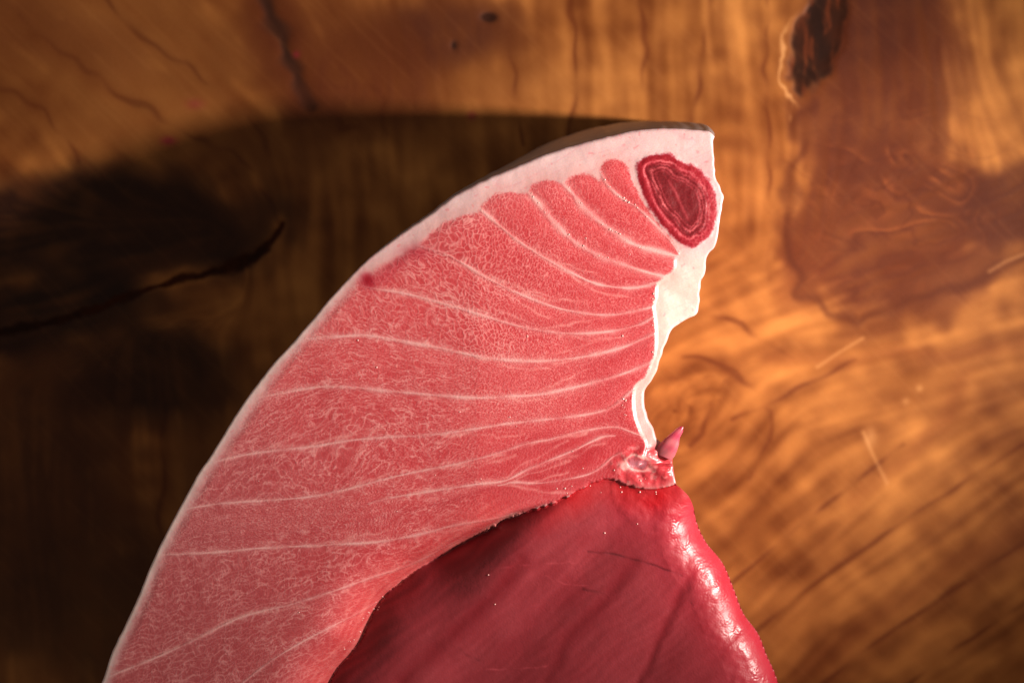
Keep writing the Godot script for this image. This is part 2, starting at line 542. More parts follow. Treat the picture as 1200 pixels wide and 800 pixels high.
		if k >= 9 and k <= 13:
			cb = lerpf(cb, across * 0.8 + chev * 0.5 + 3.6 * w2 + 1.4 * w3, 0.85 * ss(560.0, 400.0, x))
		else:
			cb += chev
		var coarse := ss(760.0, 520.0, x) * (0.55 + 0.45 * ss(3.0, 6.0, float(k))) * (1.0 - 0.45 * ss(9.5, 12.5, float(k)))
		var c1: float = nz.cell.get_noise_2d(ca / lerpf(5.6, 9.6, coarse), cb / lerpf(4.0, 4.7, coarse)) + 1.0
		var c2: float = nz.cell2.get_noise_2d(ca / lerpf(3.8, 5.6, coarse) + 40.0, cb / 2.9) + 1.0
		var v1 := 1.0 - ss(0.02, 0.30, c1)
		var v2 := 1.0 - ss(0.02, 0.30, c2)
		var patch := 0.66 + 0.45 * nc.get_noise_2d(along * 0.012 + 12.0, across * 0.018)
		var rich := clampf(lerpf(0.40, 0.95, coarse) * patch + 0.15, 0.0, 1.0)
		# the lower right is leaner, with fibres square to the membranes
		var leaner := ss(470.0, 640.0, x) * ss(490.0, 530.0, y) * (1.0 - ss(735.0, 760.0, x))
		rich *= 1.0 - 0.72 * leaner
		var net := clampf(v1 * rich + v2 * (0.22 + 0.26 * rich) * (0.7 + 0.3 * w3), 0.0, 1.0)
		var strand := ss(600.0, 470.0, x) * ss(4.3, 8.0, float(k) + v)
		if strand > 0.02:
			var tilt := 0.36 + 0.10 * na.get_noise_2d(x * 0.006, y * 0.006 + 50.0)
			if k >= 10 and k <= 12:
				# strands fan out from the middle of this band like feather barbs
				var mid_y: float = y - (0.5 * (sep_y[10][clampi(int(x) - 40, 0, 938)] + sep_y[13][clampi(int(x) - 40, 0, 938)]) - 8.0)
				tilt = clampf(-mid_y * 0.035, -0.42, 0.5)
				tilt = lerpf(0.32, tilt, ss(470.0, 400.0, x))
			elif k >= 13:
				tilt = 0.30
			var sa := x - tilt * y
			var sc := y + tilt * x
			if k < 8:
				sa = ca
				sc = cb
			var q1 := bump(nb.get_noise_2d(sa * 0.014 + 0.5 * w3, sc * 0.062 + 0.45 * w1), 0.15)
			var q2 := bump(na.get_noise_2d(sa * 0.024 + 130.0, sc * 0.100 + 0.45 * w2), 0.17)
			var q3 := bump(nb.get_noise_2d(sa * 0.05 + 230.0, sc * 0.060 + 0.6 * w3), 0.12)
			var st := clampf(0.85 * q1 + 0.68 * q2 + 0.40 * q3, 0.0, 1.0) * (0.75 + 0.35 * w1)
			net = lerpf(net, clampf(st + 0.22 * net, 0.0, 1.0) * lerpf(1.0, 0.85, leftness), strand * 0.92)
		var vein := bump(nb.get_noise_2d(ca * 0.012 + 300.0, cb * 0.055), 0.055) * ss(0.0, 0.35, nc.get_noise_2d(x * 0.015 + 44.0, y * 0.02)) * (0.35 + 0.4 * coarse)
		net = maxf(net, vein)
		var hatch := pow(0.5 + 0.5 * sin((x + 0.35 * (y - 520.0) + 3.0 * w1 + 1.5 * w3) * TAU / 4.2), 2.0) * ss(0.0, 0.5, nc.get_noise_2d(x * 0.02 + 60.0, y * 0.03) + 0.35)
		net = maxf(net, 0.42 * hatch * leaner)
		# colours of the flesh
		var lean := nc.get_noise_2d(along * 0.008 + 3.0, across * 0.02)
		var red := 0.35 * (1.0 - coarse) + 0.45 * leaner + 0.30 * lean + 0.25 * ss(600.0, 750.0, x) * ss(380.0, 420.0, y)
		red += 0.5 * ss(0.15, 0.0, v) * ss(0.0, 20.0, band) * (1.0 - leftness) * 0.4
		r = 184.0 - 20.0 * red
		g = 57.0 - 26.0 * red
		b = 62.0 - 22.0 * red
		# pale, fatty towards the belly wall
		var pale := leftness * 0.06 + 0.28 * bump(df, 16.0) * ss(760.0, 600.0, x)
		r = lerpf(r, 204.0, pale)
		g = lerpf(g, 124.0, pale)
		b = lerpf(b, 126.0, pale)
		var falloff_dull := leftness * ss(380.0, 560.0, y) * 0.7  # lamp falloff put into the colour: greyer, darker lower left, with some fatty haze
		r = lerpf(r, 160.0, falloff_dull)
		g = lerpf(g, 72.0, falloff_dull)
		b = lerpf(b, 76.0, falloff_dull)
		r = lerpf(r, lerpf(222.0, 206.0, falloff_dull), net * 0.92)
		g = lerpf(g, lerpf(150.0, 140.0, falloff_dull), net * 0.84)
		b = lerpf(b, lerpf(146.0, 138.0, falloff_dull), net * 0.84)
		hgt = 0.46 + 0.16 * net + 0.08 * fine + 0.05 * w3
		rough = 0.40 + 0.07 * w1
		# membranes
		if m[3] >= 0 and m[4] > 0.0:
			var wob: float = m[4] * 0.85 * (1.0 + 0.55 * nb.get_noise_2d(x * 0.035, y * 0.035 + 90.0))
			var core := bump(m[2], wob * 0.54)
			var glow := bump(m[2], wob * 1.6) * 0.26
			var mm := clampf((core * (0.60 if k <= 4 else 0.52) + glow) * clampf(0.95 + 0.75 * nc.get_noise_2d(x * 0.018 + 5.0, y * 0.018), 0.35, 1.2), 0.0, 1.0)
			r = lerpf(r, 224.0, mm)
			g = lerpf(g, 160.0, mm)
			b = lerpf(b, 156.0, mm)
			hgt += 0.20 * core - 0.06 * bump(m[2] - wob * 0.95, wob * 0.35)
			rough -= 0.10 * core
		# finer threads branching off the membranes
		var off := 1e4
		for q in branches:
			if not q.far(x, y):
				off = minf(off, line(x + 2.5 * w1, y + 2.0 * w2, q))
		if off < 6.0:
			var th := 0.55 * bump(off, 1.5) * clampf(0.7 + 0.9 * nc.get_noise_2d(x * 0.03 + 15.0, y * 0.03), 0.0, 1.0)
			r = lerpf(r, 222.0, th)
			g = lerpf(g, 150.0, th)
			b = lerpf(b, 144.0, th)
		# the bruise by the belly wall
		var br := bump(Vector2((x - 430.0) * 0.8 + (y - 328.0) * 0.6, ((y - 328.0) * 0.8 - (x - 430.0) * 0.6) * 1.4).length() + 3.0 * w1, 9.5)
		br = maxf(br, 0.5 * bump(Vector2((x - 488.0) * 0.5, (y - 296.0)).length(), 9.0))
		br = maxf(br, 0.35 * bump(line(x, y, stroke_10), 9.0))
		# flesh to fat
		var wobble := 2.2 * nc.get_noise_2d(x * 0.06, y * 0.06) + 1.2 * fine
		var soft := lerpf(2.2, 7.0, ss(560.0, 380.0, x))
		if x > 730.0:
			soft = 1.6
		var inside := ss(-soft, soft, df + wobble)
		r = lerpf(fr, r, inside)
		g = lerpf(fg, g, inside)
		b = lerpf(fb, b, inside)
		hgt = lerpf(0.5 + 0.02 * fine + 0.05 * nc.get_noise_2d(x * 0.12, y * 0.12), hgt, inside)
		rough = lerpf(0.40, rough, inside)
		r = lerpf(r, 150.0, br)
		g = lerpf(g, 16.0, br)
		b = lerpf(b, 34.0, br)
		# the dark muscle with its pale rings
		var dd := fld(fields.dark, x, y) + 1.0 * wobble * 0.7
		if dd > -3.0:
			var o := ss(-2.4, 1.8, dd + 1.0 * nb.get_noise_2d(x * 0.07, y * 0.07) + 0.5 * nb.get_noise_2d(x * 0.2, y * 0.2))
			var wv := 1.6 * nb.get_noise_2d(x * 0.025, y * 0.025) + 0.5 * w3
			var d2 := dd + wv
			var ring := 0.66 * bump(d2 - 8.2, 1.6) + 0.46 * bump(d2 - 12.6, 1.1) * ss(-0.5, 0.2, nb.get_noise_2d(x * 0.03 + 55.0, y * 0.03)) + 0.62 * bump(d2 - 16.6, 1.3) + 0.4 * bump(d2 - 20.4, 1.0) + 0.35 * bump(line(x, y, stroke_core), 1.8)
			ring *= 1.0 + 0.9 * nc.get_noise_2d(x * 0.05, y * 0.05)
			var grain := nd.get_noise_2d(x * 0.30, y * 0.30)
			var inner := ss(8.0, 14.0, d2)
			var dr := 140.0 - 34.0 * inner + 10.0 * grain
			var dg := 9.0 - 1.0 * inner + 5.0 * grain
			var db := 26.0 - 8.0 * inner + 5.0 * grain
			# the outer rim towards the right has pale fat worked into it
			var spots: float = (1.0 - ss(0.1, 0.45, nz.cell.get_noise_2d(x / 4.5, y / 4.5) + 1.0)) * ss(796.0, 825.0, x + 0.25 * (y - 230.0)) * (1.0 - ss(9.0, 13.0, d2)) * 0.3
			ring = clampf(ring + spots, 0.0, 1.0)
			dr = lerpf(dr, 206.0, ring)
			dg = lerpf(dg, 110.0, ring * 0.85)
			db = lerpf(db, 112.0, ring * 0.85)
			r = lerpf(r, dr, o)
			g = lerpf(g, dg, o)
			b = lerpf(b, db, o)
			hgt = lerpf(hgt, 0.5 + 0.06 * grain + 0.12 * ring, o)
			rough = lerpf(rough, 0.42, o)
		# vein and sinew
		var kk := Vector2((x - 757.0) / 40.0, (y - 547.0) / 25.0).length()
		if kk < 1.4:
			var on := 1.0 - ss(0.75, 1.25, kk + 0.3 * mid)
			var rg := Vector2((x - 749.0) / 17.0, (y - 543.0) / 9.0).length()
			rg += 0.35 * nb.get_noise_2d(x * 0.07, y * 0.07)
			var sin_ := clampf(bump(rg - 1.0, 0.26) * ss(778.0, 752.0, x) + 0.5 * ss(0.1, 0.5, nc.get_noise_2d(x * 0.07, y * 0.09 + 11.0)), 0.0, 1.0)
			var vr := lerpf(186.0, 222.0, sin_)
			var vg := lerpf(52.0, 150.0, sin_)
			var vb := lerpf(60.0, 146.0, sin_)
			var hole := 1.0 - ss(0.35, 0.9, rg)
			vr = lerpf(vr, 160.0, hole)
			vg = lerpf(vg, 88.0, hole)
			vb = lerpf(vb, 98.0, hole)
			r = lerpf(r, vr, on)
			g = lerpf(g, vg, on)
			b = lerpf(b, vb, on)
			rough = lerpf(rough, 0.36, on)
			hgt += on * 0.35 * nc.get_noise_2d(x * 0.10, y * 0.12)
		# pale thin rim where the skin begins
		var lip := bump(dof - 2.0, 3.5) * ss(480.0, 300.0, x)
		r = lerpf(r, 205.0, lip * 0.8)
		g = lerpf(g, 178.0, lip * 0.8)
		b = lerpf(b, 172.0, lip * 0.8)
		# torn, greyish membrane along the lip of the seam
		var dcr := fld(fields.crease, x, y)
		var torn := (1.0 - ss(1.5, 6.0, dcr + 2.0 * mid)) * ss(500.0, 540.0, x) * (1.0 - ss(590.0, 625.0, x))
		r = lerpf(r, 176.0, torn * 0.7)
		g = lerpf(g, 124.0, torn * 0.7)
		b = lerpf(b, 116.0, torn * 0.7)
		# striped sinew on the lip
		var lipband := (1.0 - ss(4.0, 52.0, dcr)) * ss(640.0, 560.0, x)
		var str := nb.get_noise_2d(dcr * 0.16, (x - y) * 0.012)
		r = lerpf(r, 198.0 + 14.0 * str, lipband * 0.6)
		g = lerpf(g, 74.0 + 26.0 * str, lipband * 0.6)
		b = lerpf(b, 74.0 + 22.0 * str, lipband * 0.6)
		rough -= 0.12 * lipband
		hgt += 0.10 * str * lipband
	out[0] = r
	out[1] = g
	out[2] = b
	out[3] = clampf(hgt, 0.0, 1.0)
	out[4] = clampf(rough, 0.1, 1.0)

const TX0 := 70.0
const TY0 := 136.0
const TSC := 1.3
const TW := 1146
const TH := 1158

func face_material() -> StandardMaterial3D:
	var chunks := 32
	var rows := TH / 32 + 1
	var cols := []
	var hts := []
	cols.resize(chunks)
	hts.resize(chunks)
	spread(chunks, func(n: int):
		var y0 := n * rows
		var y1 := mini(y0 + rows, TH)
		var c := PackedByteArray()
		var h := PackedByteArray()
		c.resize(maxi(y1 - y0, 0) * TW * 3)
		h.resize(maxi(y1 - y0, 0) * TW * 3)
		var o := PackedFloat32Array([0, 0, 0, 0, 0])
		var k := 0
		for j in range(y0, y1):
			for i in TW:
				var x := TX0 + (i + 0.5) / TSC
				var y := TY0 + (j + 0.5) / TSC
				if y > 812.0 and i % 4 > 0:
					pass                       # past the frame a coarser print will do
				elif fld(fields.out, x, y) > -10.0:
					face(x, y, o)
				c[k] = clampi(int(o[0] + 0.5), 0, 255)
				c[k + 1] = clampi(int(o[1] + 0.5), 0, 255)
				c[k + 2] = clampi(int(o[2] + 0.5), 0, 255)
				h[k] = int(o[3] * 255.0)
				h[k + 1] = int(o[4] * 255.0)
				k += 3
		cols[n] = c
		hts[n] = h)
	var ca := PackedByteArray()
	var ha := PackedByteArray()
	for n in chunks:
		ca.append_array(cols[n])
		ha.append_array(hts[n])
	var m := StandardMaterial3D.new()
	m.resource_name = "cut_flesh"
	m.albedo_texture = ImageTexture.create_from_image(Image.create_from_data(TW, TH, false, Image.FORMAT_RGB8, ca))
	var ht := ImageTexture.create_from_image(Image.create_from_data(TW, TH, false, Image.FORMAT_RGB8, ha))
	m.roughness = 1.0
	m.roughness_texture = ht
	m.roughness_texture_channel = BaseMaterial3D.TEXTURE_CHANNEL_GREEN
	m.heightmap_enabled = true
	m.heightmap_texture = ht
	m.heightmap_scale = 0.045
	m.metallic_specular = 0.5
	m.subsurf_scatter_enabled = true
	m.subsurf_scatter_strength = 0.10
	m.texture_repeat = false
	return m

# ---------------------------------------------------------------- parts of the face
func label(x: float, y: float) -> String:
	if lean_in(x, y) > 0.0:
		return "lean_block"
	var dd := fld(fields.dark, x, y)
	if dd > 0.0:
		return "dark_outer_ring" if dd < 9.0 else ("pale_ring" if dd < 12.0 else "dark_core")
	var kk := Vector2((x - 757.0) / 36.0, (y - 545.0) / 23.0).length()
	if kk < 1.0:
		var rg := Vector2((x - 749.0) / 17.0, (y - 543.0) / 9.0).length()
		return "vein_opening" if rg < 1.15 else "sinew_knot"
	if Vector2((x - 430.0) * 0.8 + (y - 328.0) * 0.6, ((y - 328.0) * 0.8 - (x - 430.0) * 0.6) * 1.4).length() < 9.5:
		return "blood_spot"
	if fld(fields.flesh, x, y) < 0.0:
		return "fat_rind" if x > 730.0 and y > 290.0 else "fat_layer"
	var m := among(x, y)
	if m[3] >= 0 and m[2] < m[4] * 0.5:
		return "septum/%d" % m[3]
	return "muscle_segment/%d" % m[0]

func child(called: String, mesh: Mesh, m: Material, parent: Node3D) -> MeshInstance3D:
	var o := MeshInstance3D.new()
	o.name = called
	o.mesh = mesh
	o.material_override = m
	parent.add_child(o, true)
	return o

const GS := 1.5
func build_face(root: Node3D, m: Material):
	var nx := int(880.0 / GS)
	var ny := int(884.0 / GS)
	var x0 := 72.0
	var y0 := 142.0
	var pos := PackedVector3Array()
	var ins := PackedFloat32Array()
	var uv := PackedVector2Array()
	var rows := []
	rows.resize(ny + 1)
	spread(ny + 1, func(j: int):
		var line_ := PackedFloat32Array()
		line_.resize((nx + 1) * 4)
		for i in nx + 1:
			var x := x0 + i * GS
			var y := y0 + j * GS
			var d := fld(fields.out, x, y)
			if d < 0.0 and d > -4.0:
				var p := oc.get_closest_point(Vector2(x, y))
				x = p.x
				y = p.y
			line_[i * 4] = x
			line_[i * 4 + 1] = y
			line_[i * 4 + 2] = height(x, y) if d > -6.0 else 0.0
			line_[i * 4 + 3] = d
		rows[j] = line_)
	var w := nx + 1
	pos.resize(w * (ny + 1))
	ins.resize(w * (ny + 1))
	uv.resize(w * (ny + 1))
	for j in ny + 1:
		var l: PackedFloat32Array = rows[j]
		for i in w:
			var k := j * w + i
			pos[k] = at(l[i * 4], l[i * 4 + 1], l[i * 4 + 2])
			ins[k] = l[i * 4 + 3]
			uv[k] = Vector2((l[i * 4] - TX0) * TSC / TW, (l[i * 4 + 1] - TY0) * TSC / TH)
	# smooth normals over the whole face, so that no seam shows between parts
	var nor := PackedVector3Array()
	nor.resize(pos.size())
	var quads := {}
	var names := []
	names.resize(ny)
	spread(ny, func(j: int):
		var row := []
		row.resize(nx)
		for i in nx:
			var k := j * w + i
			var lo := maxf(maxf(ins[k], ins[k + 1]), maxf(ins[k + w], ins[k + w + 1]))
			if lo > 0.0:
				row[i] = label(x0 + (i + 0.5) * GS, y0 + (j + 0.5) * GS)
		names[j] = row)
	for j in ny:
		var row: Array = names[j]
		for i in nx:
			if row[i] == null:
				continue
			var k := j * w + i
			var n := (pos[k + w] - pos[k + 1]).cross(pos[k + w + 1] - pos[k])
			nor[k] += n
			nor[k + 1] += n
			nor[k + w] += n
			nor[k + w + 1] += n
			if not quads.has(row[i]):
				quads[row[i]] = PackedInt32Array()
			quads[row[i]].append(k)
	var stamp := PackedInt32Array()
	stamp.resize(pos.size())
	var place := PackedInt32Array()
	place.resize(pos.size())
	var keys := quads.keys()
	keys.sort_custom(func(a, b): return key_order(a) < key_order(b))
	var dark := Node3D.new()
	dark.name = "dark_muscle"
	var id := 0
	for key in keys:
		id += 1
		var list: PackedInt32Array = quads[key]
		if list.size() < 30:
			continue
		var v := PackedVector3Array()
		var nn := PackedVector3Array()
		var uu := PackedVector2Array()
		var ix := PackedInt32Array()
		for k in list:
			for q in [k, k + 1, k + w, k + w + 1]:
				if stamp[q] != id:
					stamp[q] = id
					place[q] = v.size()
					v.append(pos[q])
					nn.append(nor[q].normalized() if nor[q].y > 0.0 or nor[q].length() > 0.0 else Vector3.UP)
					uu.append(uv[q])
			ix.append_array([place[k], place[k + 1], place[k + w], place[k + 1], place[k + w + 1], place[k + w]])
		var a := []
		a.resize(Mesh.ARRAY_MAX)
		a[Mesh.ARRAY_VERTEX] = v
		a[Mesh.ARRAY_NORMAL] = nn
		a[Mesh.ARRAY_TEX_UV] = uu
		a[Mesh.ARRAY_INDEX] = ix
		var mesh := ArrayMesh.new()
		mesh.add_surface_from_arrays(Mesh.PRIMITIVE_TRIANGLES, a)
		var called: String = key.get_slice("/", 0)
		var into: Node3D = root
		if called in ["dark_outer_ring", "pale_ring", "dark_core"]:
			if dark.get_parent() == null:
				root.add_child(dark, true)
				dark.set_meta("label", "oval dark red muscle with pale rings near the tip of the cut")
			into = dark
		var o := child(called, mesh, m, into)
		if called == "lean_block":
			o.set_meta("label", "smooth deep red lean block below the marbled belly")
		elif called == "fat_rind":
			o.set_meta("label", "bare white fat sloping to the belly cavity")
		elif called == "blood_spot":
			o.set_meta("label", "small dark red blood spot at the edge of the fat")

func key_order(k: String) -> String:
	return k.get_slice("/", 0) + "%03d" % int(k.get_slice("/", 1) if k.contains("/") else "0")

# ---------------------------------------------------------------- the sides
func strip(ring: Array, closed_top := false) -> ArrayMesh:
	# ring: rows of points, all of one length
	var st := SurfaceTool.new()
	st.begin(Mesh.PRIMITIVE_TRIANGLES)
	st.set_smooth_group(0)
	var n: int = ring[0].size()
	var acc := 0.0
	for j in ring.size():
		acc = 0.0
		for i in n:
			if i > 0:
				acc += ring[0][i].distance_to(ring[0][i - 1])
			st.set_uv(Vector2(acc * 8.0, j / float(ring.size() - 1)))
			st.add_vertex(ring[j][i])
	for j in ring.size() - 1:
		for i in n - 1:
			var k := j * n + i
			for q in [k, k + n, k + 1, k + 1, k + n, k + n + 1]:
				st.add_index(q)
	st.generate_normals()
	return st.commit()

func flare(x: float) -> float:
	var t := [[0.0, -14.0], [330.0, -10.0], [400.0, -2.0], [430.0, 3.0], [465.0, 11.0], [500.0, 13.0], [550.0, 18.0], [600.0, 25.0], [650.0, 33.0], [700.0, 36.0], [780.0, 31.0], [840.0, 34.0]]
	for i in t.size() - 1:
		if x < t[i + 1][0]:
			return lerpf(t[i][1], t[i + 1][1], clampf((x - t[i][0]) / (t[i + 1][0] - t[i][0]), 0.0, 1.0))
	return 34.0

func build_tuna():
	var root := Node3D.new()
	root.name = "tuna_cut"
	add_child(root)
	root.set_meta("label", "thick wedge of raw marbled tuna belly with skin, white fat and red lean block")
	root.set_meta("category", "fish")
	var m := face_material()
	build_face(root, m)
	# the sides, run by run
	var pts := out_poly
	var n := pts.size()
	var skin_i := PackedInt32Array()
	var runs := {"skin": [], "cut_end": [], "lean_side": [], "cavity_wall": []}
	for i in n:
		var p := pts[i]
		var to := pts[(i + 1) % n]
		var kind := "cavity_wall"
		if i == 0 or (p.x - 838.0 < 1.0 and p.y < 1009.0 and on_skin(p)):
			kind = "skin"
		elif p.y >= 1006.0:
			kind = "cut_end"
		elif p.y > 567.0 and p.x > 700.0:
			kind = "lean_side"
		runs[kind].append(i)
	var skin := StandardMaterial3D.new()
	skin.resource_name = "fish_skin"
	skin.albedo_texture = skin_texture()
	skin.roughness = 0.38
	skin.metallic_specular = 0.5
	skin.texture_repeat = true
	var side := StandardMaterial3D.new()
	side.resource_name = "lean_side"
	side.albedo_color = Color8(158, 36, 46)
	side.roughness = 0.35
	side.subsurf_scatter_enabled = true
	side.subsurf_scatter_strength = 0.1
	var wall := StandardMaterial3D.new()
	wall.resource_name = "belly_wall"
	wall.albedo_color = Color8(224, 172, 158)
	wall.roughness = 0.4
	wall.subsurf_scatter_enabled = true
	wall.subsurf_scatter_strength = 0.15
	var mats := {"skin": skin, "cut_end": side, "lean_side": side, "cavity_wall": wall}
	var base := PackedVector2Array()
	for kind in ["skin", "cut_end", "lean_side", "cavity_wall"]:
		var ids: Array = runs[kind]
		ids.append((ids[-1] + 1) % n)
		var rows := []
		var levels := 18
		for j in levels + 1:
			var t := j / float(levels)
			var row := PackedVector3Array()
			for i in ids:
				var p: Vector2 = pts[i]
				var out_n := outward(i)
				var h0 := height(p.x, p.y)
				var off := 0.0
				var h := lerpf(h0, -FACE / S + 4.0, t)
				if kind == "skin":
					var fl := flare(p.x)
					off = fl * (0.6 * (2.0 * t - t * t) + 0.4 * t) if fl > 0.0 else fl * t * t
					var dirn := Vector2(0, -1).lerp(out_n, 0.08).normalized() if fl > 0.0 else out_n
					dirn = dirn.lerp(Vector2(0.5, -0.86), ss(815.0, 838.0, p.x) * 0.5)
					p = p + dirn * off + dirn * ((1.6 if fl > 0.0 else 0.2) * ss(0.0, 0.06, t))
					h += (0.8 if j == 0 else 0.0)
				elif kind == "lean_side":
					p = p + out_n * (-0.7 - 26.0 * t * t + 5.0 * sin(PI * minf(t * 2.0, 1.0)) * 0.4)
				elif kind == "cavity_wall":
					p = p - out_n * (10.0 * t)
				row.append(at(p.x, p.y, h))
				if j == levels:
					base.append(p)
			rows.append(row)
		var o := child(kind, strip(rows), mats[kind], root)
		if kind == "skin":
			o.set_meta("label", "dark grey brown skin along the curved outer edge")
	# underside
	var tri := Geometry2D.triangulate_polygon(pts)
	var st := SurfaceTool.new()
	st.begin(Mesh.PRIMITIVE_TRIANGLES)
	for q in range(0, tri.size(), 3):
		for k in 3:
			st.add_vertex(at(pts[tri[q + k]].x, pts[tri[q + k]].y, -FACE / S + 6.0))
	st.generate_normals()
	child("underside", st.commit(), side, root)
	# the torn flap of skin that stands up beside the vein
	var fm := StandardMaterial3D.new()
	fm.resource_name = "torn_flap"
	var fi := Image.create(16, 16, false, Image.FORMAT_RGB8)
	for j in 16:
		for i in 16:
			var tint := clampf(j / 15.0 + 0.5 * nz.b.get_noise_2d(i * 0.3, j * 0.25), 0.0, 1.0)
			fi.set_pixel(i, j, Color8(190, 96, 104).lerp(Color8(168, 46, 74), tint * tint))
	fm.albedo_texture = ImageTexture.create_from_image(fi)
	fm.roughness = 0.34
	fm.subsurf_scatter_enabled = true
	fm.subsurf_scatter_strength = 0.15
	var spine := [[776, 535, -8], [780, 530, -5], [784, 524, -3], [788, 517.5, -2], [792, 510.5, -2], [796.5, 504, -1], [799, 500, -1]]
	var wide := [13.0, 13.0, 11.0, 10.5, 7.5, 6.4, 2.6]
	var frows := []
	for j in spine.size():
		var row := PackedVector3Array()
		for i in 17:
			var a := TAU * i / 16.0
			var wv: float = wide[j] * (1.0 + 0.20 * sin(2.0 * a + 0.8 * j) + 0.16 * nz.a.get_noise_2d(cos(a) * 2.0, sin(a) * 2.0 + j * 0.8))
			row.append(at(spine[j][0] + cos(a) * wv * 0.72 + sin(a) * 1.0, spine[j][1] + cos(a) * wv * 0.30, spine[j][2] + sin(a) * wv * 0.42))
		frows.append(row)
	var fl2 := child("torn_flap", strip(frows), fm, root)
	fl2.set_meta("label", "small pointed pink flap of torn membrane")
	build_beads(root)

func on_skin(p: Vector2) -> bool:
	# the outer curve from the tip down to the far end, and nothing on the cavity side
	return p.y < 153.0 or p.x < 84.0 + 0.0 or p.x + p.y * 0.55 < 0.0 or fld_left(p)

func fld_left(p: Vector2) -> bool:
	var i := 0
	var best := 1e9
	for k in 32:
		var d := p.distance_to(Vector2(outer_pts[k][0], outer_pts[k][1]))
		best = minf(best, d)
	var other := 1e9
	for k in range(37, outer_pts.size()):
		other = minf(other, p.distance_to(Vector2(outer_pts[k][0], outer_pts[k][1])))
	return best < other and p.y < 1008.0

func outward(i: int) -> Vector2:
	var n := out_poly.size()
	var a := out_poly[(i + n - 3) % n]
	var b := out_poly[(i + 3) % n]
	var t := (b - a).normalized()
	return Vector2(t.y, -t.x) * (1.0 if Geometry2D.is_polygon_clockwise(out_poly) == false else 1.0) * orient()

var _o := 0.0
func orient() -> float:
	if _o == 0.0:
		var a := 0.0
		for k in out_poly.size():
			a += out_poly[k].cross(out_poly[(k + 1) % out_poly.size()])
		_o = 1.0 if a > 0.0 else -1.0
	return _o

func skin_texture() -> ImageTexture:
	var im := Image.create(256, 256, false, Image.FORMAT_RGB8)
	for j in 256:
		for i in 256:
			var a: float = 0.35 * nz.c.get_noise_2d(i * 0.03, j * 0.11)
			var b: float = nz.c.get_noise_2d(i * 0.09 + 50.0, j * 0.2)
			var t := clampf(0.5 + 0.8 * a + 0.4 * b, 0.0, 1.0)
			var top := 1.0 - ss(0.0, 26.0, j)
			im.set_pixel(i, j, Color8(92, 86, 86).lerp(Color8(156, 148, 147), t).lerp(Color8(150, 128, 124), top * 0.6))
	return ImageTexture.create_from_image(im)

func build_beads(root: Node3D):  # small glossy beads added to throw glints on the cut face
	var rng := RandomNumberGenerator.new()
	rng.seed = 77
	var st := SurfaceTool.new()
	var bead := SphereMesh.new()
	bead.radius = 1.0
	bead.height = 2.0
	bead.radial_segments = 10
	bead.rings = 6
	st.begin(Mesh.PRIMITIVE_TRIANGLES)
	var spots := []
	for i in 26:
		spots.append([rng.randf_range(150, 760), rng.randf_range(260, 720)])
	for s in [[1, 14], [2, 16], [3, 14]]:
		for i in s[1]:
			var x := rng.randf_range(septa[s[0]][1] + 4.0, lerpf(septa[s[0]][1], septa[s[0]][2], 0.75))
			spots.append([x, sep_y[s[0]][int(x) - 40] + rng.randf_range(-2.5, 2.0)])
	for i in 16:
		spots.append([767.0 + rng.randf_range(-2.5, 1.0), rng.randf_range(335, 420)])
	for i in 9:
		spots.append([732.0 + rng.randf_range(-2.5, 2.5), rng.randf_range(458, 490)])
	for i in 22:
		var t := rng.randf()
		spots.append([lerpf(446, 404, t) + rng.randf_range(-7, 1), lerpf(708, 768, t) + rng.randf_range(-4, 4)])
	for i in 16:
		spots.append([rng.randf_range(640, 790), rng.randf_range(548, 580)])
	for p in spots:
		if fld(fields.out, p[0], p[1]) < 5.0:
			continue
		var r := rng.randf_range(0.45, 1.15)
		var b := Basis().scaled(Vector3(r * rng.randf_range(0.8, 1.5), r * 0.55, r) * S).rotated(Vector3.UP, rng.randf() * TAU)
		st.append_from(bead, 0, Transform3D(b, at(p[0], p[1], height(p[0], p[1]) + 0.1)))
	var m := StandardMaterial3D.new()
	m.resource_name = "bead_glint"
	m.albedo_color = Color8(232, 176, 170)
	m.roughness = 0.08
	m.metallic_specular = 0.7
	var o := child("glint_beads", st.commit(), m, root)
	o.set_meta("kind", "stuff")

# ================================================================ the board
var crack_a := Stroke.new([[300,-40],[311,0],[318,22],[331,44],[336,66],[347,84],[352,104],[364,124]])
var crack_b := Stroke.new([[330,262],[322,280],[300,300],[262,316],[205,328],[150,348],[80,372],[0,390],[-80,400]])

func pocket(x: float, y: float) -> float:
	# the bark-filled hollow at the top: > 0 inside
	var u := (x - 960.0) + (y - 40.0) * 0.24
	var w := y - 40.0
	var wob: float = 0.30 * nz.c.get_noise_2d(x * 0.024 + 9.0, y * 0.018)
	return 1.0 - Vector2(u / 34.0, w / 76.0).length() - wob

func hollow(x: float, y: float) -> float:
	var d: float = 4.0 * ss(-0.05, 0.5, pocket(x, y)) * (0.9 + 0.2 * nz.c.get_noise_2d(x * 0.03, y * 0.02))
	var w: float = 3.0 * nz.c.get_noise_2d(x * 0.04, y * 0.04)
	d += 1.6 * bump(line(x + 0.7 * w, y + w, crack_a), (8.0 + 4.0 * ss(100.0, 30.0, y)) * (1.0 + 0.6 * nz.b.get_noise_2d(3.0, y * 0.03)))
	d += 2.4 * bump(line(x + w, y + w, crack_b), 6.0 * (1.0 + 0.6 * nz.b.get_noise_2d(x * 0.02, 9.0)))
	d += 4.0 * bump(Vector2((x - 573.0) * 0.6, y - 20.0).length(), 5.0) + 2.5 * bump(Vector2(x - 532.0, (y - 53.0) * 0.6).length(), 3.0)
	return d

